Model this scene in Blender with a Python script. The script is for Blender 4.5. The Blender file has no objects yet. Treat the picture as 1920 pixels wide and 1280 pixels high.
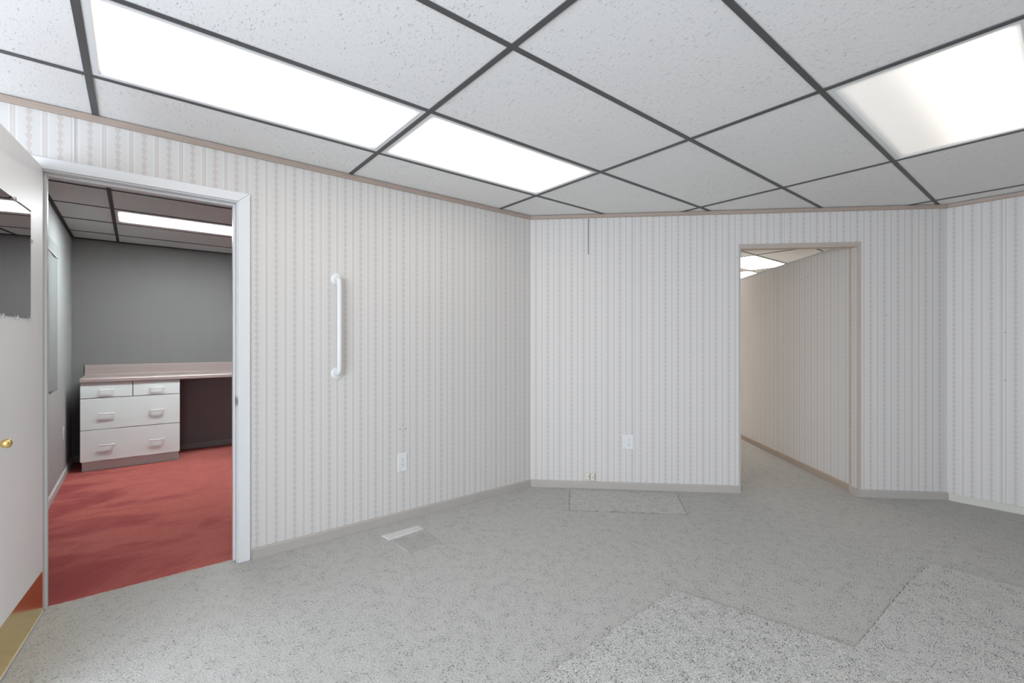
import bpy, bmesh, math, random
from mathutils import Vector
random.seed(7)
S = bpy.context.scene
C = S.collection

# ---------------------------------------------------------------- camera, world, exposure
EYE = 1.2317
YAW = math.radians(50.8603)
cam_data = bpy.data.cameras.new('camera')
cam_data.sensor_width = 36.0
cam_data.lens = 866.45 / 1920 * 36.0
cam_data.shift_y = 2.04 / 1920
cam_data.clip_start = 0.02
cam = bpy.data.objects.new('camera', cam_data)
cam.location = (2.5323, 0.1497, EYE)
cam.rotation_euler = (math.pi / 2, 0, YAW)
C.objects.link(cam)
S.camera = cam

world = bpy.data.worlds.new('world')
S.world = world
world.use_nodes = True
wn = world.node_tree.nodes
wn['Background'].inputs['Color'].default_value = (0.78, 0.875, 1.0, 1)
wn['Background'].inputs['Strength'].default_value = 9.6

S.view_settings.view_transform = 'Standard'
S.view_settings.look = 'None'
S.view_settings.exposure = 0.0
S.view_settings.gamma = 1.0
S.view_settings.use_curve_mapping = False
S.cycles.max_bounces = 10
S.cycles.diffuse_bounces = 6
S.cycles.sample_clamp_indirect = 6.0

LAMP_MAIN = 2.1      # radiance of the troffer lenses
LAMP_OFFICE = 48.0
LAMP_HALL = 21.0

# ---------------------------------------------------------------- measured layout (metres)
WX = -0.4415                 # face of the left wall (plane X = WX)
CY = 2.7736                  # corner of the left wall and the angled wall
RX, RY = 1.875, 5.0852       # corner of the angled wall and the right wall
CE = 2.3123                  # face of the ceiling grid
TILE_Z = 2.3165              # underside of the tiles
WT = 2.3158                  # top of the walls
OBX, OLY = -4.013, -0.3644   # office: back wall plane X, left wall plane Y
REAR_Y, SIDE_X = -2.2, 4.8   # walls behind the camera
R2 = math.sqrt(0.5)


class Frame:
    def __init__(self, o, s, n):
        self.o = Vector(o); self.s = Vector(s).normalized(); self.n = Vector(n).normalized()

    def p(self, s, d, z):
        return self.o + self.s * s + self.n * d + Vector((0, 0, z))


WORLD = Frame((0, 0, 0), (1, 0, 0), (0, 1, 0))
LEFT = Frame((WX, 0, 0), (0, 1, 0), (1, 0, 0))
DIAG = Frame((WX, CY, 0), (1, 1, 0), (1, -1, 0))
RIGHT = Frame((RX, RY, 0), (1, 0, 0), (0, -1, 0))
OBACK = Frame((OBX, 0, 0), (0, 1, 0), (1, 0, 0))
OLEFT = Frame((0, OLY, 0), (1, 0, 0), (0, 1, 0))
HALL = Frame((1.337, 4.719, 0), (-0.729, 0.685, 0), (-0.685, -0.729, 0))
DOOR = Frame((WX, -0.18, 0), (0.994, -0.106, 0), (0.106, 0.994, 0))

# ---------------------------------------------------------------- material helpers


class NT:
    def __init__(self, name):
        self.m = bpy.data.materials.new(name)
        self.m.use_nodes = True
        self.t = self.m.node_tree
        self.b = self.t.nodes['Principled BSDF']

    def n(self, kind, **kw):
        x = self.t.nodes.new(kind)
        for k, v in kw.items():
            setattr(x, k, v)
        return x

    def link(self, a, b):
        self.t.links.new(a, b)

    def val(self, sock, v):
        if isinstance(v, (int, float)):
            sock.default_value = v
        else:
            self.link(v, sock)

    def math(self, op, a, b=None, c=None, clamp=False):
        x = self.n('ShaderNodeMath', operation=op)
        x.use_clamp = clamp
        self.val(x.inputs[0], a)
        if b is not None: self.val(x.inputs[1], b)
        if c is not None: self.val(x.inputs[2], c)
        return x.outputs[0]

    def ramp(self, v, lo, hi, a=0.0, b=1.0):
        x = self.n('ShaderNodeMapRange', interpolation_type='SMOOTHSTEP')
        self.val(x.inputs[0], v)
        x.inputs[1].default_value = lo; x.inputs[2].default_value = hi
        x.inputs[3].default_value = a; x.inputs[4].default_value = b
        return x.outputs[0]

    def mix(self, fac, a, b, mode='MIX'):
        x = self.n('ShaderNodeMix', data_type='RGBA', blend_type=mode)
        self.val(x.inputs[0], fac)
        for i, c in ((6, a), (7, b)):
            if isinstance(c, tuple): x.inputs[i].default_value = (*c, 1)
            else: self.link(c, x.inputs[i])
        return x.outputs[2]

    def noise(self, vec, scale, detail=2.0, rough=0.5, dist=0.0):
        x = self.n('ShaderNodeTexNoise')
        self.link(vec, x.inputs['Vector'])
        x.inputs['Scale'].default_value = scale
        x.inputs['Detail'].default_value = detail
        x.inputs['Roughness'].default_value = rough
        x.inputs['Distortion'].default_value = dist
        return x.outputs['Fac']

    def pos(self, scale=None, rot=None):
        g = self.n('ShaderNodeNewGeometry').outputs['Position']
        if scale is None and rot is None: return g
        m = self.n('ShaderNodeMapping')
        self.link(g, m.inputs['Vector'])
        if scale: m.inputs['Scale'].default_value = scale
        if rot: m.inputs['Rotation'].default_value = rot
        return m.outputs[0]

    def bump(self, h, dist, strength=1.0):
        x = self.n('ShaderNodeBump')
        x.inputs['Distance'].default_value = dist
        x.inputs['Strength'].default_value = strength
        self.link(h, x.inputs['Height'])
        self.link(x.outputs[0], self.b.inputs['Normal'])

    def color(self, c):
        if isinstance(c, tuple): self.b.inputs['Base Color'].default_value = (*c, 1)
        else: self.link(c, self.b.inputs['Base Color'])

    def set(self, rough=0.5, metal=0.0, spec=0.5):
        self.b.inputs['Roughness'].default_value = rough
        self.b.inputs['Metallic'].default_value = metal
        self.b.inputs['Specular IOR Level'].default_value = spec


def paint(name, col, rough=0.5, metal=0.0, spec=0.5, var=0.03, scale=6.0, stretch=(1, 1, 1), bump=0.0):
    k = NT(name)
    n = k.noise(k.pos(stretch), scale, 3)
    lo = tuple(c * (1 - var) for c in col); hi = tuple(min(1, c * (1 + var)) for c in col)
    k.color(k.mix(n, lo, hi))
    k.set(rough, metal, spec)
    if bump: k.bump(k.noise(k.pos(stretch), scale * 12, 2), bump)
    return k.m


def wallpaper(name, base, bead, band):
    k = NT(name)
    uv = k.n('ShaderNodeUVMap'); sep = k.n('ShaderNodeSeparateXYZ'); k.link(uv.outputs[0], sep.inputs[0])
    u, v = sep.outputs[0], sep.outputs[1]
    P = 0.1009
    x = k.math('FRACT', k.math('DIVIDE', u, P))
    a = k.math('ABSOLUTE', k.math('SUBTRACT', x, 0.5))
    dc = k.math('MULTIPLY', a, P)                       # distance from the bead chain
    ds = k.math('MULTIPLY', k.math('SUBTRACT', 0.5, a), P)   # distance from the stripe
    t = k.math('FRACT', k.math('DIVIDE', v, 0.0375))
    tri = k.math('MINIMUM', k.math('MULTIPLY', t, 1.45), k.math('MULTIPLY', k.math('SUBTRACT', 1.0, t), 3.2))
    w = k.math('ADD', 0.0028, k.math('MULTIPLY', tri, 0.0088))
    jit = k.math('MULTIPLY', k.math('SUBTRACT', k.noise(uv.outputs[0], 230, 2), 0.5), 0.011)
    bm = k.ramp(k.math('ADD', k.math('SUBTRACT', w, dc), jit), -0.0012, 0.0012)
    lace = k.math('MULTIPLY', k.ramp(k.noise(uv.outputs[0], 170, 2), 0.52, 0.66), k.ramp(dc, 0.022, 0.012))
    st = k.ramp(ds, 0.0080, 0.0064)
    edge = k.math('MULTIPLY', k.ramp(ds, 0.0040, 0.0050), st)
    light = k.math('MULTIPLY', k.ramp(ds, 0.0160, 0.0145), k.ramp(ds, 0.0085, 0.0095))
    c = k.mix(k.math('MULTIPLY', light, 0.6), base, tuple(min(1, q * 1.10) for q in base))
    c = k.mix(k.math('MULTIPLY', lace, 0.30), c, bead)
    c = k.mix(k.math('MULTIPLY', st, 0.44), c, band)
    c = k.mix(k.math('MULTIPLY', edge, 0.45), c, bead)
    c = k.mix(k.math('MULTIPLY', bm, 0.50), c, bead)
    k.color(c)
    k.set(0.62, 0, 0.35)
    return k.m


def tile_mat(name, col, dark):
    k = NT(name)
    p = k.pos((52, 165, 40))
    n1 = k.noise(p, 1.0, 2.0, 0.55, 0.9)
    n2 = k.noise(k.pos((120, 240, 60)), 1.0, 1.5, 0.5, 0.6)
    big = k.noise(k.pos(), 3.5, 2)
    th = k.math('ADD', n1, k.math('MULTIPLY', k.math('SUBTRACT', big, 0.5), 0.10))
    f1 = k.ramp(th, 0.650, 0.705)
    f2 = k.math('MULTIPLY', k.ramp(n2, 0.665, 0.73), 0.5)
    f = k.math('MAXIMUM', f1, f2)
    fine = k.noise(k.pos(), 260, 2)
    c = k.mix(k.math('MULTIPLY', fine, 0.16), col, tuple(q * 0.7 for q in col))
    c = k.mix(k.math('MULTIPLY', f, 0.40), c, dark)
    k.color(c)
    k.set(0.9, 0, 0.2)
    h = k.math('ADD', k.math('MULTIPLY', f, -1.0), k.math('MULTIPLY', fine, 0.18))
    k.bump(h, 0.0022, 0.8)
    return k.m


def carpet_mat(name, lo, hi, fleck, fscale, fth, bump, patchy=0.35):
    k = NT(name)
    pile = k.noise(k.pos(), 240, 3, 0.7)
    tuft = k.noise(k.pos(), 95, 2, 0.6)
    area = k.noise(k.pos(), 1.6, 3, 0.6)
    mid = k.noise(k.pos(), 17, 4, 0.65)
    c = k.mix(k.ramp(pile, 0.33, 0.66), lo, hi)
    c = k.mix(k.math('MULTIPLY', k.ramp(tuft, 0.45, 0.62), 0.30), c, tuple(q * 0.72 for q in hi))
    c = k.mix(k.math('MULTIPLY', k.ramp(area, 0.35, 0.65), patchy * 0.45), c, tuple(q * 0.78 for q in hi))
    c = k.mix(k.math('MULTIPLY', k.ramp(mid, 0.44, 0.66), patchy * 0.85), c, tuple(q * 0.74 for q in hi))
    fl = k.noise(k.pos((1.0, 0.5, 1.0), (0, 0, 0.9)), fscale, 2.5, 0.65, 0.6)
    dens = k.math('MULTIPLY', k.math('SUBTRACT', mid, 0.5), 0.30)
    f = k.ramp(k.math('ADD', fl, dens), fth, fth + 0.075)
    c = k.mix(k.math('MULTIPLY', f, 0.72), c, fleck)
    k.color(c)
    k.set(1.0, 0, 0.05)
    h = k.math('ADD', k.math('ADD', k.math('MULTIPLY', pile, 0.6), tuft), k.math('MULTIPLY', f, -0.9))
    k.bump(h, bump, 0.85)
    return k.m


def red_carpet():
    k = NT('red_carpet')
    pile = k.noise(k.pos(), 190, 3, 0.65)
    sweep = k.noise(k.pos((1.0, 0.6, 1.0), (0, 0, -0.35)), 2.2, 5, 0.62, 0.5)
    near = k.noise(k.pos((1, 0.5, 1), (0, 0, -0.2)), 8.0, 4, 0.65, 0.3)
    c = k.mix(k.ramp(pile, 0.25, 0.75), (0.40, 0.110, 0.098), (0.57, 0.175, 0.15))
    sp = k.n('ShaderNodeSeparateXYZ'); k.link(k.pos(), sp.inputs[0])
    sweep = k.math('ADD', sweep, k.math('MULTIPLY', k.math('SUBTRACT', 0.12, sp.outputs[1]), 0.22))   # trodden, darker side
    c = k.mix(k.math('MULTIPLY', k.ramp(sweep, 0.46, 0.66), 0.72), c, (0.28, 0.058, 0.062))
    c = k.mix(k.math('MULTIPLY', k.ramp(near, 0.45, 0.75), 0.32), c, (0.29, 0.064, 0.066))
    k.color(c)
    k.set(1.0, 0, 0.05)
    k.bump(k.math('ADD', pile, k.noise(k.pos(), 70, 2)), 0.006, 0.8)
    return k.m


def wood_lam():
    k = NT('mauve_laminate')
    g = k.noise(k.pos((30, 1.2, 60)), 1.6, 4, 0.6, 0.4)
    k.color(k.mix(g, (0.34, 0.275, 0.265), (0.46, 0.385, 0.365)))
    k.set(0.32, 0, 0.5)
    return k.m


def lens_mat(name, strength, col, dead=None, soft=(0.085, 0.17, 1.0)):
    """translucent prismatic lens lit from behind: tubes stop short of the two ends"""
    k = NT(name)
    gen = k.n('ShaderNodeTexCoord').outputs['Generated']
    sep = k.n('ShaderNodeSeparateXYZ'); k.link(gen, sep.inputs[0])
    ends = k.math('SUBTRACT', 0.5, k.math('ABSOLUTE', k.math('SUBTRACT', sep.outputs[1], 0.5)))
    e = k.ramp(ends, 0.0, 0.035, 0.16, 1.0)
    sides = k.math('SUBTRACT', 0.5, k.math('ABSOLUTE', k.math('SUBTRACT', sep.outputs[0], 0.5)))
    e = k.math('MULTIPLY', e, k.math('POWER', k.ramp(sides, 0.0, soft[0], soft[1], 1.0), soft[2]))
    if dead:                                   # the tube beside one long side has gone out
        e = k.math('MULTIPLY', e, k.ramp(sep.outputs[0], dead[0], dead[1], dead[2], 1.0))
    ridge = k.noise(k.pos(), 240, 1)
    e = k.math('MULTIPLY', e, k.ramp(ridge, 0.2, 0.8, 0.94, 1.06))
    k.b.inputs['Emission Color'].default_value = (*col, 1)
    k.link(k.math('MULTIPLY', e, strength), k.b.inputs['Emission Strength'])
    k.color((0.8, 0.8, 0.8))
    k.set(0.4)
    return k.m


M = {}
M['paper'] = wallpaper('striped_wallpaper', (0.605, 0.585, 0.56), (0.470, 0.390, 0.350), (0.520, 0.468, 0.440))
M['batten'] = paint('white_batten', (0.62, 0.61, 0.595), 0.5)
M['batten_edge'] = paint('batten_dark_edge', (0.42, 0.39, 0.36), 0.7)
M['crown'] = paint('tan_wood_strip', (0.38, 0.300, 0.250), 0.5, var=0.12, scale=3, stretch=(3, 3, 60))
M['moulding'] = paint('beige_corner_moulding', (0.45, 0.385, 0.34), 0.5, var=0.08, scale=3)
M['base'] = paint('taupe_vinyl_base', (0.42, 0.385, 0.35), 0.45, var=0.06, scale=4)
M['base_hall'] = paint('brown_hall_base', (0.36, 0.285, 0.235), 0.45, var=0.08, scale=4)
M['white'] = paint('white_semigloss', (0.70, 0.70, 0.70), 0.35, var=0.01)
M['door'] = paint('white_door_paint', (0.90, 0.90, 0.90), 0.45, var=0.02, stretch=(4, 4, 0.6))
M['grey_wall'] = paint('dark_grey_wall_paint', (0.205, 0.205, 0.206), 0.6, var=0.04, scale=5, stretch=(3, 3, 0.4))
M['grey_light'] = paint('light_grey_wall_paint', (0.385, 0.40, 0.40), 0.85, 0.0, 0.08, var=0.02)
M['grey_base'] = paint('grey_painted_base', (0.27, 0.27, 0.27), 0.5)
M['tile'] = tile_mat('fissured_tile', (0.80, 0.785, 0.765), (0.17, 0.17, 0.17))
M['tile_office'] = tile_mat('office_fissured_tile', (0.74, 0.87, 0.87), (0.2, 0.2, 0.2))
M['tee'] = paint('dark_tee_metal', (0.075, 0.075, 0.075), 0.45, 0.0, 0.4, var=0.06)
M['tee_office'] = paint('black_tee_metal', (0.03, 0.03, 0.03), 0.5, 0.0, 0.3, var=0.06)
M['plenum'] = paint('plenum_board', (0.2, 0.2, 0.2), 0.9)
M['carpet'] = carpet_mat('grey_carpet', (0.345, 0.336, 0.315), (0.64, 0.625, 0.59), (0.11, 0.108, 0.102), 195, 0.590, 0.005, 0.6)
M['pile'] = carpet_mat('unworn_grey_carpet', (0.36, 0.352, 0.333), (0.76, 0.745, 0.705), (0.11, 0.108, 0.102), 205, 0.580, 0.008, 0.4)
M['worn'] = carpet_mat('flattened_grey_carpet', (0.33, 0.322, 0.305), (0.58, 0.568, 0.54), (0.12, 0.118, 0.112), 240, 0.59, 0.006, 0.4)
M['pale'] = carpet_mat('pressed_pale_carpet', (0.55, 0.545, 0.53), (0.72, 0.71, 0.69), (0.30, 0.295, 0.28), 150, 0.66, 0.003, 0.05)
M['edge_shade'] = carpet_mat('shaded_pile_edge', (0.20, 0.196, 0.186), (0.44, 0.43, 0.41), (0.08, 0.078, 0.075), 250, 0.56, 0.004, 0.5)  # shade along the patch edges, put into a darker pile colour
M['red'] = red_carpet()
M['lam'] = wood_lam()
M['cab'] = paint('white_melamine', (0.82, 0.895, 0.90), 0.45, var=0.01)
M['cab_toe'] = paint('grey_toe_board', (0.72, 0.82, 0.82), 0.5, var=0.02)
M['pull'] = paint('white_enamel_pull', (0.92, 0.95, 0.95), 0.3)
M['brass'] = paint('polished_brass', (0.86, 0.62, 0.24), 0.16, 1.0, var=0.05)
M['kick'] = paint('brass_kick_plate', (1.0, 0.77, 0.34), 0.2, 1.0, var=0.06, scale=3)
M['steel'] = paint('dull_steel', (0.42, 0.41, 0.40), 0.35, 1.0)
M['dark'] = paint('dark_slot', (0.02, 0.02, 0.02), 0.8)
M['mirror'] = paint('silvered_glass', (0.80, 0.80, 0.80), 0.02, 1.0, var=0.0)
M['clip'] = paint('clear_plastic_clip', (0.72, 0.72, 0.72), 0.2)
M['plate'] = paint('white_plastic_plate', (0.68, 0.68, 0.665), 0.35, var=0.01)
M['ivory'] = paint('ivory_plastic', (0.66, 0.63, 0.54), 0.4, var=0.02)
M['rust'] = paint('reddish_brown_jack', (0.36, 0.20, 0.16), 0.6)
M['bar'] = paint('white_enamel_bar', (0.68, 0.68, 0.67), 0.25, var=0.01)
M['wire'] = paint('dark_wire', (0.10, 0.10, 0.09), 0.6)
M['blind'] = paint('grey_blind_fabric', (0.25, 0.27, 0.27), 0.9, 0.0, 0.03, var=0.03, scale=4, stretch=(14, 14, 0.5))
M['valance'] = paint('grey_valance', (0.29, 0.31, 0.31), 0.9, 0.0, 0.03, var=0.02)
M['cap'] = paint('pale_grey_cap', (0.48, 0.49, 0.50), 0.4)
M['head'] = paint('warm_lit_soffit', (0.56, 0.44, 0.35), 0.5)
M['seam'] = paint('seam_grey', (0.3, 0.3, 0.3), 0.6)
M['frame_white'] = paint('white_troffer_frame', (0.72, 0.72, 0.715), 0.4, var=0.01)

# ---------------------------------------------------------------- mesh helpers


class MB:
    """collects shapes in one bmesh; build() links it as one mesh object"""

    def __init__(self, fr=WORLD, u0=0.0):
        self.bm = bmesh.new(); self.uv = self.bm.loops.layers.uv.new('UVMap'); self.fr = fr; self.u0 = u0

    def face(self, pts, uvs=None):
        vs = [self.bm.verts.new(self.fr.p(*p)) for p in pts]
        f = self.bm.faces.new(vs)
        for l, p in zip(f.loops, pts): l[self.uv].uv = (p[0] - self.u0 + p[1], p[2])
        return f

    def hull(self, pts, faces):
        vs = [self.bm.verts.new(self.fr.p(*p)) for p in pts]
        for f in faces:
            q = self.bm.faces.new([vs[i] for i in f])
            for l, i in zip(q.loops, f): l[self.uv].uv = (pts[i][0] - self.u0 + pts[i][1], pts[i][2])

    def box(self, s0, s1, d0, d1, z0, z1):
        p = [(s, d, z) for z in (z0, z1) for d in (d0, d1) for s in (s0, s1)]
        self.hull(p, [(0, 1, 3, 2), (4, 6, 7, 5), (0, 4, 5, 1), (2, 3, 7, 6), (0, 2, 6, 4), (1, 5, 7, 3)])
        return self

    def prism(self, poly, d0, d1):
        """polygon in (s, z) pushed out from d0 to d1"""
        n = len(poly)
        p = [(s, d0, z) for s, z in poly] + [(s, d1, z) for s, z in poly]
        self.hull(p, [tuple(range(n)), tuple(range(2 * n - 1, n - 1, -1))] + [(i, (i + 1) % n, n + (i + 1) % n, n + i) for i in range(n)])
        return self

    def profile(self, prof, s0, s1):
        """profile polygon in (d, z) swept along s"""
        n = len(prof)
        p = [(s0, d, z) for d, z in prof] + [(s1, d, z) for d, z in prof]
        self.hull(p, [tuple(range(n)), tuple(range(2 * n - 1, n - 1, -1))] + [(i, (i + 1) % n, n + (i + 1) % n, n + i) for i in range(n)])
        return self

    def slab(self, poly, z0, z1):
        """polygon in (s, d) between two heights"""
        n = len(poly)
        p = [(s, d, z0) for s, d in poly] + [(s, d, z1) for s, d in poly]
        self.hull(p, [tuple(range(n)), tuple(range(2 * n - 1, n - 1, -1))] + [(i, (i + 1) % n, n + (i + 1) % n, n + i) for i in range(n)])
        return self

    def lathe(self, s, z, prof, seg=24):
        """profile (r, d) turned about the axis through (s, z) along the frame's normal"""
        rings = []
        for r, d in prof:
            rings.append([self.bm.verts.new(self.fr.p(s + r * math.cos(2 * math.pi * i / seg), d, z + r * math.sin(2 * math.pi * i / seg))) for i in range(seg)])
        for a, b in zip(rings, rings[1:]):
            for i in range(seg):
                self.bm.faces.new((a[i], a[(i + 1) % seg], b[(i + 1) % seg], b[i]))
        self.bm.faces.new(rings[0]); self.bm.faces.new(rings[-1])
        return self

    def tube(self, pts, r, seg=10):
        P = [self.fr.p(*p) for p in pts]
        rings = []
        up = None
        for i, c in enumerate(P):
            t = (P[min(i + 1, len(P) - 1)] - P[max(i - 1, 0)]).normalized()
            if up is None:
                up = t.orthogonal().normalized()
            up = (up - t * up.dot(t)).normalized()
            sd = t.cross(up)
            rings.append([self.bm.verts.new(c + (up * math.cos(2 * math.pi * k / seg) + sd * math.sin(2 * math.pi * k / seg)) * r) for k in range(seg)])
        for a, b in zip(rings, rings[1:]):
            for i in range(seg):
                self.bm.faces.new((a[i], a[(i + 1) % seg], b[(i + 1) % seg], b[i]))
        self.bm.faces.new(rings[0]); self.bm.faces.new(rings[-1])
        return self

    def build(self, name, m, parent=None, smooth=False, bevel=0.0, origin=None, seg=2):
        bmesh.ops.recalc_face_normals(self.bm, faces=self.bm.faces)
        if origin is None and parent is None:
            lo = Vector([min(v.co[i] for v in self.bm.verts) for i in range(3)])
            hi = Vector([max(v.co[i] for v in self.bm.verts) for i in range(3)])
            origin = Vector(((lo.x + hi.x) / 2, (lo.y + hi.y) / 2, lo.z))
        base = Vector((0, 0, 0))
        if parent is not None: base = WORLD_LOC[parent.name]
        org = origin if origin is not None else base
        for v in self.bm.verts: v.co -= org
        me = bpy.data.meshes.new(name)
        self.bm.to_mesh(me); self.bm.free()
        if smooth:
            for p in me.polygons: p.use_smooth = True
        me.materials.append(m)
        o = bpy.data.objects.new(name, me)
        C.objects.link(o)
        WORLD_LOC[o.name] = org
        if parent is not None:
            o.parent = parent
            o.location = org - base
        else:
            o.location = org
        if bevel:
            b = o.modifiers.new('bevel', 'BEVEL'); b.width = bevel; b.segments = seg; b.limit_method = 'ANGLE'
        if smooth and bevel == 0:
            pass
        return o


WORLD_LOC = {}


def tag(o, label=None, cat=None, group=None, kind=None):
    if label: o['label'] = label
    if cat: o['category'] = cat
    if group: o['group'] = group
    if kind: o['kind'] = kind
    return o


def thing(name, loc, label, cat, group=None, kind=None):
    o = bpy.data.objects.new(name, None)
    o.empty_display_size = 0.05
    C.objects.link(o)
    o.location = loc
    WORLD_LOC[o.name] = Vector(loc)
    return tag(o, label, cat, group, kind)


def struct(o, label, cat):
    return tag(o, label, cat, None, 'structure')


# ---------------------------------------------------------------- floors
jag = []
y = -2.35
while y < 2.9:
    amp = 0.0035 if -0.25 < y < 0.65 else 0
    jag.append((-0.508 + random.uniform(-amp, amp), y)); y += 0.012 if -0.25 < y < 0.65 else 0.2
floor_poly = [(SIDE_X + 0.1, -2.35), (SIDE_X + 0.1, 9.1), (-3.3, 9.1), (-3.3, 2.9)] + jag[::-1]
floor = struct(MB().slab(floor_poly, -0.02, 0.0).build('floor', M['carpet']), 'grey flecked wall to wall carpet of the empty room and hall', 'floor')
floor_red = struct(MB().box(-4.2, -0.495, -0.5, 2.9, -0.04, -0.004).build('floor', M['red']), 'red plush carpet in the small office behind the doorway', 'floor')


def pile_patch(poly, mat, h, label, edge_shade=True):
    """carpet that furniture once stood on: a slightly different pile height, with rounded-over edges"""
    mb = MB()
    n = len(poly)
    cx = sum(p[0] for p in poly) / n; cyy = sum(p[1] for p in poly) / n

    def inset(p, e):
        v = Vector((cx - p[0], cyy - p[1])); l = v.length
        v /= l
        return (p[0] + v.x * e, p[1] + v.y * e)
    a = [(p[0], p[1], 0.0005) for p in poly]
    b = [(*inset(p, 0.007), h) for p in poly]
    mb.hull(a + b, [(i, (i + 1) % n, n + (i + 1) % n, n + i) for i in range(n)] + [tuple(range(n, 2 * n))])
    o = mb.build('pile_patch', mat, floor)
    if edge_shade:
        o.data.materials.append(M['edge_shade'])
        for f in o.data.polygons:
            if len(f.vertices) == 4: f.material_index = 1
    o['label'] = label
    return o


def rough_edge(pts, step=0.03, amp=0.004):
    out = []
    for p, q in zip(pts, pts[1:] + pts[:1]):
        L = math.hypot(q[0] - p[0], q[1] - p[1]); k = max(1, int(L / step))
        for i in range(k):
            t = i / k
            out.append((p[0] + (q[0] - p[0]) * t + random.uniform(-amp, amp), p[1] + (q[1] - p[1]) * t + random.uniform(-amp, amp)))
    return out


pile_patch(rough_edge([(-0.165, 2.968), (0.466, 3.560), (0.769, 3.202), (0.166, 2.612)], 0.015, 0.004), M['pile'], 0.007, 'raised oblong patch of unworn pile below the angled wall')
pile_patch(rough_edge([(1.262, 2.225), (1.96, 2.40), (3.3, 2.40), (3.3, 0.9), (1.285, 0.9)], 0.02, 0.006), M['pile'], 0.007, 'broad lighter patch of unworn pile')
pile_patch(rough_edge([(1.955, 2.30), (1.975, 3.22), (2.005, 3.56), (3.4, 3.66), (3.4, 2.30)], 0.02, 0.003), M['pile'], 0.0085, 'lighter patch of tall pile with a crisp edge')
pile_patch(rough_edge([(-0.275, 1.361), (-0.280, 1.626), (-0.203, 1.624), (-0.183, 1.373)], amp=0.002), M['pale'], 0.004, 'pale pressed strip of carpet', False)
pile_patch(rough_edge([(-0.155, 1.375), (-0.150, 1.62), (0.078, 1.605), (0.082, 1.388)]), M['worn'], 0.004, 'flattened grey square of carpet', False)

# ---------------------------------------------------------------- walls
DY0, DY1, DHEAD = -0.198, 0.604, 2.032      # rough opening of the office doorway in the left wall
OS0, OS1, OHEAD = 1.722, 2.623, 2.005       # opening in the angled wall
T = 0.0066                                   # panel thickness

mb = MB(LEFT)
mb.box(REAR_Y, DY0, -0.115, -T, 0, WT).box(DY1, CY + 0.1, -0.115, -T, 0, WT).box(DY0, DY1, -0.115, -T, DHEAD, WT)
wall_left = struct(mb.build('wall_left', M['grey_light']), 'long left wall of striped wallpaper panels with the office doorway', 'wall')


def wall_panel(parent, fr, poly, u0):
    mb = MB(fr, u0)
    mb.prism(poly, -T, 0.0)
    return mb.build('wall_panel', M['paper'], parent)


def batten(parent, fr, s, z0=0.058, z1=2.284):
    o = MB(fr).box(s - 0.0045, s + 0.0055, 0, 0.0022, z0, z1).build('panel_batten', M['batten'], parent)
    MB(fr).box(s - 0.0068, s - 0.0045, 0, 0.0009, z0, z1).build('dark_edge', M['batten_edge'], o)  # darker strip along one edge of the batten
    return o


g = 0.0006
US = 0.008
ls = [REAR_Y, -1.2896, -0.078, 1.1336, 2.3452, CY]
wall_panel(wall_left, LEFT, [(ls[0], 0), (ls[1] - g, 0), (ls[1] - g, WT), (ls[0], WT)], ls[1] + US)
wall_panel(wall_left, LEFT, [(ls[1] + g, 0), (DY0, 0), (DY0, DHEAD), (ls[2] - g, DHEAD), (ls[2] - g, WT), (ls[1] + g, WT)], ls[1] + US)
wall_panel(wall_left, LEFT, [(ls[2] + g, DHEAD), (DY1, DHEAD), (DY1, 0), (ls[4] - g, 0), (ls[4] - g, WT), (ls[2] + g, WT)], ls[2] + US)
wall_panel(wall_left, LEFT, [(ls[4] + g, 0), (ls[5], 0), (ls[5], WT), (ls[4] + g, WT)], ls[4] + US)
batten(wall_left, LEFT, ls[1]); batten(wall_left, LEFT, ls[2], 2.072); batten(wall_left, LEFT, ls[4])
for yy in (1.569, 1.611):
    MB(LEFT).lathe(yy, 0.632, [(0.0034, -0.001), (0.0034, 0.0015)], 8).build('screw_hole', M['dark'], wall_left)

# angled wall
DL = 3.2757
mb = MB(DIAG)
mb.box(0.0, OS0, -0.082, -T, 0, WT).box(OS1, DL, -0.082, -T, 0, WT).box(OS0, OS1, -0.082, -T, OHEAD, WT)
wall_back = struct(mb.build('wall_back', M['paper']), 'angled far wall of striped wallpaper panels with the open hall doorway', 'wall')
dsm = [0.866, 2.053, 3.24]
wall_panel(wall_back, DIAG, [(0, 0), (dsm[0] - g, 0), (dsm[0] - g, WT), (0, WT)], -0.003)
wall_panel(wall_back, DIAG, [(dsm[0] + g, 0), (OS0, 0), (OS0, OHEAD), (dsm[1] - g, OHEAD), (dsm[1] - g, WT), (dsm[0] + g, WT)], dsm[0] + US)
wall_panel(wall_back, DIAG, [(dsm[1] + g, OHEAD), (OS1, OHEAD), (OS1, 0), (dsm[2] - g, 0), (dsm[2] - g, WT), (dsm[1] + g, WT)], dsm[1] + US)
wall_panel(wall_back, DIAG, [(dsm[2] + g, 0), (DL, 0), (DL, WT), (dsm[2] + g, WT)], dsm[2] + US)
batten(wall_back, DIAG, dsm[0]); batten(wall_back, DIAG, dsm[1], 2.040); batten(wall_back, DIAG, dsm[2])
for ss, zz in ((1.70, 1.93), (2.83, 1.45), (0.966, 0.068)):
    MB(DIAG).lathe(ss, zz, [(0.0032, -0.001), (0.0032, 0.0015)], 8).build('nail_hole', M['dark'], wall_back)

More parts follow.
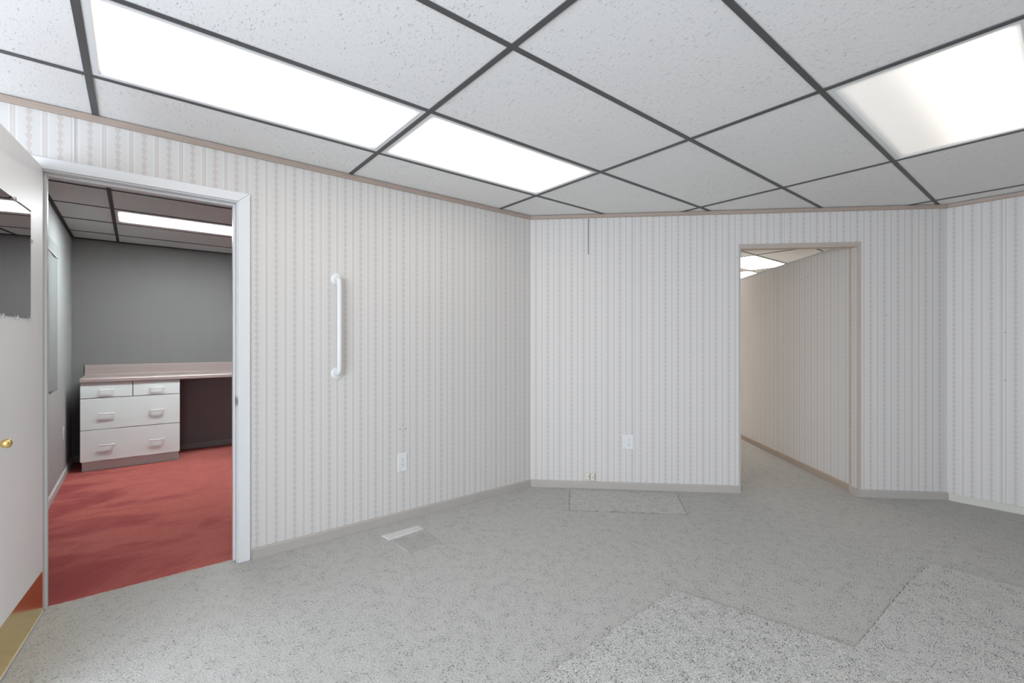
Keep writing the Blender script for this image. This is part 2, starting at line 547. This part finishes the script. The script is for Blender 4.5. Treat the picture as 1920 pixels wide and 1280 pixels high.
# right wall
mb = MB(RIGHT)
mb.box(0.0, SIDE_X - RX, -0.10, -T, 0, WT)
wall_right = struct(mb.build('wall_right', M['grey_light']), 'right wall of striped wallpaper panels meeting the angled wall', 'wall')
rs = [0, 0.305, 1.517, SIDE_X - RX]
wall_panel(wall_right, RIGHT, [(0, 0), (rs[1] - g, 0), (rs[1] - g, WT), (0, WT)], -0.011)
wall_panel(wall_right, RIGHT, [(rs[1] + g, 0), (rs[2] - g, 0), (rs[2] - g, WT), (rs[1] + g, WT)], rs[1] + US)
wall_panel(wall_right, RIGHT, [(rs[2] + g, 0), (rs[3], 0), (rs[3], WT), (rs[2] + g, WT)], rs[2] + US)
batten(wall_right, RIGHT, rs[1]); batten(wall_right, RIGHT, rs[2])
for zz in (1.306, 0.955):
    MB(RIGHT).lathe(0.312, zz, [(0.0032, -0.001), (0.0032, 0.0028)], 8).build('nail_hole', M['dark'], wall_right)

# hall partition, lower than the ceiling
HL = 3.0
wall_hall = struct(MB(HALL).box(0.0, HL, -0.10, -T, 0, 2.045).build('wall_partition', M['paper']), 'low wallpapered hall partition with a cap rail seen through the doorway', 'wall')
hs = [0, 1.217, 2.429, HL]
for a, b in zip(hs, hs[1:]):
    wall_panel(wall_hall, HALL, [(a + g, 0), (b - g, 0), (b - g, 2.045), (a + g, 2.045)], a + US)
batten(wall_hall, HALL, hs[1], 0.058, 2.045)
MB(HALL).box(0.0, HL, -0.106, 0.006, 2.045, 2.056).build('cap_rail', M['cap'], wall_hall)
MB(HALL).lathe(1.215, 1.875, [(0.006, 0), (0.006, 0.003)], 8).build('screw_cover', M['batten'], wall_hall)
MB(HALL).lathe(0.62, 1.86, [(0.004, -0.001), (0.004, 0.0015)], 8).build('nail_hole', M['dark'], wall_hall)

# walls behind the camera and around the hall
RW = (0.2, 4.6, 0.3, 2.1)                   # added unseen rear window, enlarged to light the room: x0, x1, z0, z1
REAR = Frame((0, REAR_Y, 0), (1, 0, 0), (0, 1, 0))
mb = MB(REAR)
mb.box(WX - 0.1, RW[0], -0.1, 0, 0, WT).box(RW[1], SIDE_X + 0.1, -0.1, 0, 0, WT).box(RW[0], RW[1], -0.1, 0, 0, RW[2]).box(RW[0], RW[1], -0.1, 0, RW[3], WT)
struct(mb.build('wall_rear', M['paper']), 'wallpapered rear wall behind the viewer with an added window', 'wall')
SW = (-1.7, -0.5, 0.6, 1.9)                   # unseen side window added for fill daylight: y0, y1, z0, z1
SIDE = Frame((SIDE_X, 0, 0), (0, 1, 0), (-1, 0, 0))
mb = MB(SIDE)
mb.box(REAR_Y, SW[0], -0.1, 0, 0, WT).box(SW[1], 9.0, -0.1, 0, 0, WT).box(SW[0], SW[1], -0.1, 0, 0, SW[2]).box(SW[0], SW[1], -0.1, 0, SW[3], WT)
struct(mb.build('wall_side', M['paper']), 'wallpapered side wall behind the viewer with an added window', 'wall')
struct(MB().box(-3.3, SIDE_X, 9.0, 9.1, 0, WT).build('wall_hall_far', M['paper']), 'far wall of the hall behind the partition', 'wall')
struct(MB().box(-3.3, -3.2, 2.9, 9.0, 0, WT).build('wall_hall_left', M['paper']), 'left wall of the hall behind the office', 'wall')

def window(name, fr, w, label):
    mb = MB(fr)
    xm = (w[0] + w[1]) / 2
    for a, b, c, d in ((w[0], w[0] + 0.05, w[2], w[3]), (w[1] - 0.05, w[1], w[2], w[3]), (w[0] + 0.05, w[1] - 0.05, w[2], w[2] + 0.05), (w[0] + 0.05, w[1] - 0.05, w[3] - 0.05, w[3]), (xm - 0.02, xm + 0.02, w[2] + 0.05, w[3] - 0.05)):
        mb.box(a, b, -0.08, -0.02, c, d)
    struct(mb.build(name, M['white']), label, 'window')
    portal = bpy.data.lights.new('daylight_portal', 'AREA')
    portal.shape = 'RECTANGLE'; portal.size = w[1] - w[0]; portal.size_y = w[3] - w[2]
    portal.cycles.is_portal = True
    po = bpy.data.objects.new('daylight_portal', portal)
    po.location = fr.p(xm, -0.101, (w[2] + w[3]) / 2)
    po.rotation_euler = fr.n.to_track_quat('-Z', 'Y').to_euler()
    C.objects.link(po)


window('added_window_2', REAR, RW, 'unseen white framed window added in the rear wall behind the viewer for daylight')
window('added_window_3', SIDE, SW, 'unseen white framed window added in the side wall behind the viewer for fill light')

# office shell
struct(MB(OBACK).box(OLY - 0.1, 2.9, -0.1, 0, -0.004, WT).build('wall_office_back', M['grey_wall']), 'dark grey back wall of the small office behind the desk', 'wall')
struct(MB(OLEFT).box(OBX, WX - 0.1155, -0.1, 0, -0.004, WT).build('wall_office_left', M['grey_light']), 'light grey left wall of the small office with the blind', 'wall')
struct(MB().box(OBX, WX - 0.1155, 2.76, 2.9, -0.004, WT).build('wall_office_right', M['grey_wall']), 'grey right wall of the office hidden behind the doorway', 'wall')

# ---------------------------------------------------------------- crown strips, baseboards, doorway trims
crown_prof = [(0, 2.2835), (0.010, 2.2835), (0.015, 2.290), (0.015, CE), (0, CE)]
struct(MB(LEFT).profile(crown_prof, REAR_Y, CY - 0.006).build('trim_1', M['crown']), 'tan wood strip where the left wall meets the ceiling', 'trim')
struct(MB(DIAG).profile(crown_prof, 0.006, DL - 0.004).build('trim_2', M['crown']), 'tan wood strip where the angled wall meets the ceiling', 'trim')
struct(MB(RIGHT).profile(crown_prof, 0.012, SIDE_X - RX).build('trim_3', M['crown']), 'tan wood strip where the right wall meets the ceiling', 'trim')

base_prof = [(0, 0), (0.013, 0), (0.013, 0.054), (0.009, 0.060), (0, 0.060)]
mb = MB(LEFT); mb.profile(base_prof, 0.662, CY - 0.005); mb.profile(base_prof, REAR_Y, -0.252)
struct(mb.build('baseboard_left', M['base']), 'taupe baseboard along the foot of the left wall', 'baseboard')
mb = MB(DIAG); mb.profile(base_prof, 0.005, OS0 + 0.008)
mb.profile(base_prof, OS1 - 0.004, DL - 0.004)
mb.box(OS1 - 0.013, OS1 - 0.0005, -0.082, 0.013, 0, 0.060)
mb.box(OS0 + 0.0005, OS0 + 0.008, -0.082, 0.013, 0, 0.060)
struct(mb.build('baseboard_back', M['base']), 'taupe baseboard of the angled wall, wrapping the hall doorway', 'baseboard')
struct(MB(RIGHT).profile([(0, 0), (0.013, 0), (0.013, 0.046), (0.009, 0.052), (0, 0.052)], 0.016, SIDE_X - RX).build('baseboard_right', paint('cream_base', (0.55, 0.53, 0.47), 0.45)), 'cream baseboard along the foot of the right wall', 'baseboard')
struct(MB(HALL).profile([(0, 0), (0.012, 0), (0.012, 0.056), (0.008, 0.062), (0, 0.062)], 0.0, HL).build('baseboard_hall', M['base_hall']), 'brown baseboard of the hall partition', 'baseboard')
struct(MB(OLEFT).profile([(0, -0.004), (0.012, -0.004), (0.012, 0.05), (0.006, 0.06), (0, 0.06)], OBX + 0.01, WX - 0.12).build('baseboard_office_left', paint('pale_grey_base', (0.58, 0.58, 0.58), 0.4)), 'pale grey baseboard of the office left wall', 'baseboard')
struct(MB(OBACK).profile([(0, -0.004), (0.012, -0.004), (0.012, 0.055), (0.006, 0.063), (0, 0.063)], OLY + 0.013, 2.75).build('baseboard_office_back', M['grey_base']), 'dark grey baseboard of the office back wall', 'baseboard')

# office doorway: jambs, stops, casings (one white frame)
JI0, JI1, JH = -0.18, 0.586, 2.014
frame = thing('trim_4', (WX - 0.05, 0.2, 0), 'white painted door frame with wide casings around the office doorway', 'door frame', kind='structure')
for a, b in ((DY0, JI0), (JI1, DY1)):
    MB(LEFT).box(a, b, -0.118, 0.0, 0, JH).build('jamb', M['white'], frame, bevel=0.0012)
MB(LEFT).box(DY0, DY1, -0.118, 0.0, JH, DHEAD).build('head_jamb', M['white'], frame, bevel=0.0012)
MB(LEFT).box(JI1 - 0.011, JI1, -0.080, -0.042, 0, JH).build('door_stop', M['white'], frame, bevel=0.002)
MB(LEFT).box(JI0, JI0 + 0.011, -0.080, -0.042, 0, JH).build('door_stop', M['white'], frame, bevel=0.002)
MB(LEFT).box(JI0 + 0.011, JI1 - 0.011, -0.080, -0.042, JH - 0.011, JH).build('door_stop', M['white'], frame, bevel=0.002)
ci, co, ct = 0.592, 0.652, 0.013
MB(LEFT).prism([(ci, 0), (co, 0), (co, 2.072), (ci, 2.020)], 0, ct).build('casing', M['white'], frame, bevel=0.004, seg=3)
MB(LEFT).prism([(-0.246, 0), (-0.186, 0), (-0.186, 2.020), (-0.246, 2.072)], 0, ct).build('casing', M['white'], frame, bevel=0.004, seg=3)
MB(LEFT).prism([(-0.186, 2.020), (ci, 2.020), (co, 2.072), (-0.246, 2.072)], 0, ct).build('head_casing', M['white'], frame, bevel=0.004, seg=3)
sp = MB(LEFT).box(JI1 - 0.0015, JI1 + 0.0005, -0.034, -0.006, 0.872, 0.935)
sp.box(JI1 - 0.004, JI1 - 0.0005, -0.008, 0.0145, 0.882, 0.925)
spo = sp.build('strike_plate', M['steel'], frame)
MB(LEFT).box(JI1 - 0.0022, JI1 - 0.0014, -0.027, -0.012, 0.892, 0.915).build('latch_hole', M['dark'], spo)

# thin corner mouldings of the hall opening
trim = thing('trim_5', tuple(DIAG.p(2.17, 0, 0)), 'thin tan corner mouldings around the hall opening', 'trim', kind='structure')


def ell(name, pts_front, pts_reveal):
    m2 = MB(DIAG)
    m2.box(*pts_front); m2.box(*pts_reveal)
    return m2.build(name, M['moulding'], trim, bevel=0.0012)


ell('side_moulding', (OS0 - 0.012, OS0 + 0.003, 0, 0.004, 0.060, 2.037), (OS0 - 0.001, OS0 + 0.003, -0.020, 0.0, 0.060, OHEAD))
ell('side_moulding', (OS1 - 0.004, OS1 + 0.020, 0, 0.004, 0.060, 2.037), (OS1 - 0.004, OS1 + 0.001, -0.012, 0.0, 0.060, OHEAD))
ell('head_moulding', (OS0 - 0.012, OS1 + 0.020, 0, 0.005, 2.018, 2.037), (OS0 - 0.008, OS1 + 0.010, 0, 0.0095, 2.007, 2.020))
MB(DIAG).box(OS0, OS1, -0.082, 0.0, OHEAD - 0.004, OHEAD + 0.0005).build('head_soffit', M['head'], trim)  # orange light on the soffit is put into its colour
MB(DIAG).box(OS1 - 0.004, OS1 + 0.012, -0.114, -0.0825, 0.0, 2.05).build('back_moulding', M['moulding'], trim, bevel=0.001)

# ---------------------------------------------------------------- suspended ceilings
F2, F4 = 0.6096, 1.2192
ceil_main = struct(MB().box(-3.4, SIDE_X + 0.2, -2.4, 9.2, 2.50, 2.52).build('ceiling', M['plenum']), 'suspended ceiling of white fissured tiles in a dark grid', 'ceiling')
ceil_off = struct(MB().box(-4.2, -0.46, -0.5, 2.95, 2.47, 2.48).build('ceiling', M['plenum']), 'office suspended ceiling of grey fissured tiles in a black grid', 'ceiling')

LIGHTS_MAIN = {(0, 0), (0, 1), (3, 2), (-1, 5), (-2, 6), (4, 0), (6, 0), (-4, 4), (-4, 6)}
tile_me = {}


def tile_mesh(w, l, mat):
    key = (round(w, 4), round(l, 4), mat)
    if key not in tile_me:
        bm = bmesh.new()
        e = 0.004
        bmesh.ops.create_cube(bm, size=1.0)
        for v in bm.verts:
            v.co = Vector((v.co.x * (w - 2 * e), v.co.y * (l - 2 * e), (v.co.z + 0.5) * 0.014))
        me = bpy.data.meshes.new('ceiling_tile'); bm.to_mesh(me); bm.free(); me.materials.append(M[mat])
        tile_me[key] = me
    return tile_me[key]


def tile(x0, x1, y0, y1, mat, parent):
    o = bpy.data.objects.new('ceiling_tile', tile_mesh(x1 - x0, y1 - y0, mat))
    C.objects.link(o)
    o.parent = parent
    o.location = Vector(((x0 + x1) / 2, (y0 + y1) / 2, TILE_Z + random.uniform(0, 0.0012))) - WORLD_LOC[parent.name]
    return o


def in_main(i, j):
    x0, x1, y0, y1 = i * F2, (i + 1) * F2, j * F4, (j + 1) * F4
    if j < 3: return x1 > WX + 0.01 and x0 < SIDE_X
    return x1 > -3.2 and x0 < (SIDE_X if j < 5 else 3.2)


TH = 0.0122
for i in range(-6, 8):
    for j in range(-2, 8):
        if not in_main(i, j): continue
        x0, x1, y0, y1 = i * F2, (i + 1) * F2, j * F4, (j + 1) * F4
        if j < 3: x0 = max(x0, WX - 0.06)
        x1 = min(x1, SIDE_X + 0.09)
        y0c = max(y0, -2.29)
        if (i, j) not in LIGHTS_MAIN:
            tile(x0, x1, y0c, min(y1, 9.09), 'tile', ceil_main)
        if i * F2 > x0 - 0.001 and x0 > WX:        # cross tee on the cell's left side
            MB().box(x0 - TH + 0.0007, x0 + TH - 0.0007, y0c + TH, min(y1, 9.0) - TH, CE + 0.0006, TILE_Z - 0.0006).build('cross_tee', M['tee'], ceil_main)
for j in range(-1, 8):
    yy = j * F4
    xa = WX - 0.02 if yy < 3.0 else -3.2
    MB().box(xa, SIDE_X, yy - TH, yy + TH, CE, TILE_Z - 0.0004).build('main_tee', M['tee'], ceil_main)

ox = [-4.05, -3.592, -2.998, -2.405, -1.812, -1.219, -0.56]
oy = [-0.40, 0.0, F4, 2 * F4, 2.78]
LIGHT_OFF = (2, 1)
for a in range(len(ox) - 1):
    for b in range(len(oy) - 1):
        if (a, b) != LIGHT_OFF:
            tile(ox[a], ox[a + 1], oy[b], oy[b + 1], 'tile_office', ceil_off)
        if a > 0:
            MB().box(ox[a] - 0.0085, ox[a] + 0.0085, max(oy[b], OLY) + TH, oy[b + 1] - TH, CE + 0.0006, TILE_Z - 0.0006).build('cross_tee', M['tee_office'], ceil_off)
for yy in oy[1:-1]:
    MB().box(OBX, -0.56, yy - TH, yy + TH, CE, TILE_Z - 0.0004).build('main_tee', M['tee_office'], ceil_off)
MB().box(OBX, -0.56, OLY, OLY + 0.022, CE - 0.003, TILE_Z - 0.0004).build('wall_angle', M['tee_office'], ceil_off)
MB().box(OBX, OBX + 0.022, OLY + 0.022, 2.75, CE - 0.003, TILE_Z - 0.0004).build('wall_angle', M['tee_office'], ceil_off)

# ---------------------------------------------------------------- recessed lights
LM = lens_mat('lit_lens', LAMP_MAIN, (1.0, 0.90, 0.78))
LD = lens_mat('half_lit_lens', LAMP_MAIN, (1.0, 0.92, 0.82), (0.22, 1.05, 0.19))
LO = lens_mat('office_lit_lens', LAMP_OFFICE, (0.95, 1.0, 1.0), None, (0.34, 0.02, 3.0))
LH = lens_mat('hall_lit_lens', LAMP_HALL, (1.0, 0.95, 0.89))


def troffer(x0, x1, y0, y1, lens, label, group, inset=0.034):
    t = thing('ceiling_light', ((x0 + x1) / 2, (y0 + y1) / 2, CE), label, 'light', group)
    e = 0.0125
    a0, a1, b0, b1 = x0 + e, x1 - e, y0 + e, y1 - e
    z0, z1 = TILE_Z - 0.0022, TILE_Z + 0.006
    m2 = MB()
    k = inset - e
    ring = [(a0, b0), (a1, b0), (a1, b1), (a0, b1), (a0 + k, b0 + k), (a1 - k, b0 + k), (a1 - k, b1 - k), (a0 + k, b1 - k)]
    qs = [(i, (i + 1) % 4, 4 + (i + 1) % 4, 4 + i) for i in range(4)]
    m2.hull([(x, y, z0) for x, y in ring] + [(x, y, z1) for x, y in ring],
            qs + [tuple(8 + i for i in f) for f in qs] + [(i, (i + 1) % 4, 8 + (i + 1) % 4, 8 + i) for i in range(4)] + [(4 + i, 4 + (i + 1) % 4, 12 + (i + 1) % 4, 12 + i) for i in range(4)])
    fr = m2.build('lens_frame', M['frame_white'], t)
    for q in ((a0 + 0.0035, a0 + 0.005), (a1 - 0.005, a1 - 0.0035)):
        MB().box(q[0], q[1], b0 + 0.01, b1 - 0.01, z0 - 0.0004, z0 + 0.001).build('frame_seam', M['seam'], fr)
    k = inset - e - 0.001
    MB().box(a0 + k, a1 - k, b0 + k, b1 - k, TILE_Z + 0.0005, TILE_Z + 0.0035).build('lens', lens, t)
    MB().box(a0, a1, b0, b1, TILE_Z + 0.0065, TILE_Z + 0.10).build('housing', M['white'], t)
    return t


GL = 'recessed fluorescent ceiling lights'
for (i, j), lens, lab in (
        ((0, 0), LM, 'long lit ceiling light nearest the office doorway, cut off by the top edge'),
        ((0, 1), LM, 'lit ceiling light at the far end of the left row, near the angled wall'),
        ((3, 2), LD, 'lit ceiling light at upper right whose left side is dimmer'),
        ((-1, 5), LH, 'lit hall ceiling light seen above the partition through the open doorway'),
        ((-2, 6), LH, 'hall ceiling light farthest back, a sliver seen through the doorway'),
        ((-4, 4), LH, 'unseen hall ceiling light added behind the left end of the angled wall'),  # this and the next light are unseen, added to brighten the hall
        ((-4, 6), LH, 'unseen hall ceiling light added deep in the hall at left'),
        ((4, 0), LM, 'unseen lit ceiling light added directly above the viewer'),  # this and the next light are unseen, added to brighten the room
        ((6, 0), LM, 'unseen lit ceiling light added behind the viewer near the side wall')):
    troffer(i * F2, (i + 1) * F2, j * F4, (j + 1) * F4, lens, lab, GL)
LIGHT_Y = (0.0, F4)
troffer(ox[2], ox[3], LIGHT_Y[0], LIGHT_Y[1], LO, 'lit ceiling light inside the small office above the desk', GL)

# ---------------------------------------------------------------- office door, open against the camera side
door = thing('door_1', tuple(DOOR.p(0, 0, 0)), 'white flush office door standing open, brass kick plate and knob', 'door', kind='structure')
MB(DOOR).box(-0.003, 0.762, -0.035, 0.0, 0.010, 2.030).build('door_leaf', M['door'], door, bevel=0.0012)
kp = MB(DOOR).box(0.002, 0.757, 0.0002, 0.0016, 0.014, 0.197).build('kick_plate', M['kick'], door)
kp['label'] = 'polished brass kick plate'
MB(DOOR).box(-0.003, 0.762, 0.0, 0.0035, 0.006, 0.0138).build('bottom_sweep', M['white'], door)
kn = MB(DOOR).lathe(0.662, 0.888, [(0.031, 0.0005), (0.031, 0.004), (0.026, 0.008), (0.018, 0.013), (0.0115, 0.024), (0.0085, 0.036), (0.0095, 0.043), (0.0130, 0.048), (0.0150, 0.055), (0.0150, 0.062), (0.0125, 0.068), (0.006, 0.071)], 28).build('door_knob', M['brass'], door, smooth=True)
kn['label'] = 'small polished brass knob'

mir = thing('wall_mirror', tuple(DOOR.p(0.4, 0.003, 1.33)), 'frameless mirror held by clear clips on the open white door', 'mirror')
m2 = MB(DOOR)
m0, m1, z0, z1, b = 0.172, 0.640, 1.332, 1.790, 0.012
q = [(m0, 0.0012, z0), (m1, 0.0012, z0), (m1, 0.0012, z1), (m0, 0.0012, z1), (m0, 0.0035, z0), (m1, 0.0035, z0), (m1, 0.0035, z1), (m0, 0.0035, z1),
     (m0 + b, 0.0055, z0 + b), (m1 - b, 0.0055, z0 + b), (m1 - b, 0.0055, z1 - b), (m0 + b, 0.0055, z1 - b)]
m2.hull(q, [(0, 1, 2, 3), (0, 1, 5, 4), (1, 2, 6, 5), (2, 3, 7, 6), (3, 0, 4, 7), (4, 5, 9, 8), (5, 6, 10, 9), (6, 7, 11, 10), (7, 4, 8, 11), (8, 9, 10, 11)])
m2.build('mirror_glass', M['mirror'], mir)
for s, z in ((0.352, z1), (0.560, z1), (0.185, z0), (0.343, z0), (0.493, z0), (0.620, z0)):
    dz = 0.006 if z > 1.5 else -0.006
    m3 = MB(DOOR).box(s - 0.007, s + 0.007, 0.0003, 0.0085, min(z, z + dz * 1.6), max(z, z + dz * 1.6)).box(s - 0.007, s + 0.007, 0.0056, 0.0085, min(z, z - dz), max(z, z - dz))
    m3.build('mirror_clip', M['clip'], mir, bevel=0.0012)
MB(DOOR).box(m0 - 0.010, m0, 0.0003, 0.0085, 1.655, 1.669).box(m0, m0 + 0.006, 0.0056, 0.0085, 1.655, 1.669).build('mirror_clip', M['clip'], mir, bevel=0.0012)

# ---------------------------------------------------------------- grab bar
gb = thing('grab_bar', tuple(LEFT.p(1.139, 0, 1.036)), 'white vertical grab bar screwed to the left wallpapered wall', 'grab bar')
pts = []
zb, zt, off, rr = 1.036, 1.631, 0.046, 0.030
pts.append((1.139, 0.006, zb)); 
for k in range(7):
    a = math.pi / 2 * k / 6
    pts.append((1.139, off - rr + rr * math.sin(a), zb + rr - rr * math.cos(a)))
for k in range(7):
    a = math.pi / 2 * k / 6
    pts.append((1.139, off - rr + rr * math.cos(a), zt - rr + rr * math.sin(a)))
pts.append((1.139, 0.006, zt))
MB(LEFT).tube(pts, 0.0160, 20).build('bar', M['bar'], gb, smooth=True)
for z in (zb, zt):
    MB(LEFT).lathe(1.139, z, [(0.040, 0.0003), (0.040, 0.003), (0.037, 0.006), (0.028, 0.0095), (0.0175, 0.0105)], 32).build('flange', M['bar'], gb, smooth=True)

# ---------------------------------------------------------------- outlets and jacks


def outlet(fr, s0, s1, z0, z1, sc, label, group='duplex wall outlets'):
    t = thing('wall_outlet', tuple(fr.p((s0 + s1) / 2, 0, z0)), label, 'outlet', group)
    h = 0.004
    m2 = MB(fr)
    e = 0.005
    q = [(s0, 0.0003, z0), (s1, 0.0003, z0), (s1, 0.0003, z1), (s0, 0.0003, z1), (s0 + e, h, z0 + e), (s1 - e, h, z0 + e), (s1 - e, h, z1 - e), (s0 + e, h, z1 - e)]
    m2.hull(q, [(0, 1, 2, 3), (0, 1, 5, 4), (1, 2, 6, 5), (2, 3, 7, 6), (3, 0, 4, 7), (4, 5, 6, 7)])
    m2.build('cover_plate', M['plate'], t)
    zc = (z0 + z1) / 2
    for dz in (0.0195, -0.0195):
        z = zc + dz
        oc = [(sc + 0.0165 * math.cos(a), z + min(0.0135, max(-0.0135, 0.0165 * math.sin(a)))) for a in [2 * math.pi * k / 20 for k in range(20)]]
        r = MB(fr).prism(oc, h - 0.0005, h + 0.0016).build('receptacle', M['white'], t)
        sl = MB(fr)
        sl.box(sc - 0.0078, sc - 0.0050, h + 0.0012, h + 0.0019, z - 0.0008, z + 0.0085)
        sl.box(sc + 0.0050, sc + 0.0078, h + 0.0012, h + 0.0019, z - 0.0008, z + 0.0085)
        sl.lathe(sc, z - 0.0078, [(0.0030, h + 0.0012), (0.0030, h + 0.0019)], 10)
        o = sl.build('slots', M['dark'], r)
    MB(fr).lathe(sc, zc, [(0.0028, h - 0.0003), (0.0028, h + 0.001), (0.001, h + 0.0014)], 10).build('plate_screw', M['steel'], t)
    return t


outlet(LEFT, 1.551, 1.624, 0.335, 0.464, 1.5875, 'white duplex outlet low on the left wall below two screw holes')
outlet(DIAG, 0.778, 0.862, 0.337, 0.457, 0.8265, 'white duplex outlet low on the angled wall beside a panel seam')
outlet(OLEFT, -3.356, -3.284, 0.345, 0.462, -3.320, 'small grey outlet on the office left wall beside the desk')


def jack(s0, s1, z0, z1, label, d):
    t = thing('phone_jack', tuple(DIAG.p((s0 + s1) / 2, 0, z0)), label, 'phone jack', 'surface phone jacks')
    MB(DIAG).box(s0, s1, 0.0003, d, z0, z1).build('jack_box', M['ivory'], t, bevel=0.003)
    sc = (s0 + s1) / 2
    return t, sc


t, sc = jack(0.466, 0.499, 0.0785, 0.131, 'ivory phone jack box above the baseboard, the left one of the pair', 0.022)
MB(DIAG).box(sc + 0.001, sc + 0.011, 0.0218, 0.0226, 0.100, 0.107).build('jack_mark', M['rust'], t)
t, sc = jack(0.508, 0.541, 0.0745, 0.127, 'ivory phone jack box above the baseboard, the right one of the pair', 0.022)
MB(DIAG).box(sc - 0.0025, sc + 0.0025, 0.0218, 0.0226, 0.088, 0.106).build('jack_mark', M['rust'], t)

pc = thing('pull_wire', tuple(DIAG.p(0.490, 0.004, 1.981)), 'thin dark wire hanging below the ceiling strip on the angled wall', 'wire')
MB(DIAG).tube([(0.4905, 0.004, 2.270), (0.4898, 0.0042, 2.15), (0.4902, 0.0042, 2.05), (0.4903, 0.004, 1.985)], 0.0022, 8).build('wire', M['wire'], pc, smooth=True)
MB(DIAG).lathe(0.4905, 2.271, [(0.004, 0.0003), (0.005, 0.004), (0.003, 0.008)], 10).build('nail_head', M['wire'], pc)
MB(DIAG).lathe(0.4903, 1.983, [(0.003, 0.0006), (0.0042, 0.004), (0.003, 0.008)], 10).build('end_loop', M['wire'], pc)

# ---------------------------------------------------------------- office: drawer cabinet, desk top, blind
XF = -3.435
CAB = Frame((XF, 0, 0), (0, 1, 0), (1, 0, 0))
cab = thing('drawer_cabinet', (XF - 0.27, 0.124, -0.004), 'white drawer cabinet with bar pulls under the office desk top', 'cabinet')
cb = MB(CAB)
cb.box(-0.258, 0.505, -0.560, -0.034, 0.094, 0.848)
cb.build('carcass', paint('gap_shade_carcass', (0.16, 0.16, 0.16), 0.6), cab)  # dark colour stands in for the shade inside the drawer gaps
MB(CAB).box(-0.252, 0.500, -0.540, -0.050, -0.0035, 0.094).build('toe_kick', M['cab_toe'], cab)


def drawer(s0, s1, z0, z1, pulls):
    d = MB(CAB).box(s0, s1, -0.0185, 0.0, z0, z1).build('drawer_front', M['cab'], cab, bevel=0.0012)
    for p0, p1, z in pulls:
        MB(CAB).tube([(p0, -0.0005, z), (p0, 0.022, z), (p0 + 0.002, 0.026, z), (p0 + 0.006, 0.028, z), (p1 - 0.006, 0.028, z), (p1 - 0.002, 0.026, z), (p1, 0.022, z), (p1, -0.0005, z)], 0.0058, 10).build('pull', M['pull'], d, smooth=True)


drawer(-0.260, 0.1225, 0.701, 0.846, [(-0.122, -0.018, 0.773)])
drawer(0.1295, 0.507, 0.701, 0.846, [(0.265, 0.371, 0.773)])
drawer(-0.260, 0.507, 0.397, 0.695, [(-0.122, -0.018, 0.546), (0.265, 0.371, 0.546)])
drawer(-0.260, 0.507, 0.093, 0.391, [(-0.122, -0.018, 0.243), (0.265, 0.371, 0.243)])

top = thing('desk_top', (-3.70, 0.8, 0.849), 'mauve wood grain desk top with backsplash along the office back wall', 'desk top')
fx = 0.018
prof = [(-0.577, 0.8492), (fx - 0.004, 0.8492), (fx, 0.853), (fx, 0.880), (fx - 0.006, 0.888), (fx - 0.016, 0.891), (-0.540, 0.889), (-0.552, 0.892), (-0.557, 0.900), (-0.577, 0.900)]
MB(CAB).profile(prof, -0.262, 2.0).build('counter_slab', M['lam'], top)
MB(CAB).profile([(-0.577, 0.9002), (-0.557, 0.9002), (-0.557, 0.992), (-0.560, 0.997), (-0.577, 0.997)], -0.262, 2.0).build('backsplash', M['lam'], top)
MB(CAB).box(1.96, 1.98, -0.55, 0.0, -0.0035, 0.849).build('end_panel', M['cab'], top)

bl = thing('window_blind', (-2.3, OLY + 0.02, 0.84), 'grey panel blind with a boxed valance on the office left wall', 'blind')
MB(OLEFT).box(-2.90, -1.50, 0.0005, 0.008, 1.936, 2.034).build('valance', M['valance'], bl, bevel=0.002)
MB(OLEFT).box(-2.78, -1.50, 0.0005, 0.013, 1.926, 1.9355).build('bottom_rail', M['cap'], bl)
for k, (a, b, d) in enumerate(((-2.89, -2.47, 0.0008), (-2.51, -2.05, 0.0045), (-2.09, -1.63, 0.008))):
    lift = 0.006 if k == 0 else 0.02
    MB(OLEFT).box(a, b, d, d + 0.002, 0.836 + lift, 1.925 if k else 1.9355).build('blind_panel', M['blind'], bl)
    MB(OLEFT).box(a, b, d, d + 0.003, 0.829 + lift, 0.8355 + lift).build('weight_bar', M['dark'] if k else M['blind'], bl)
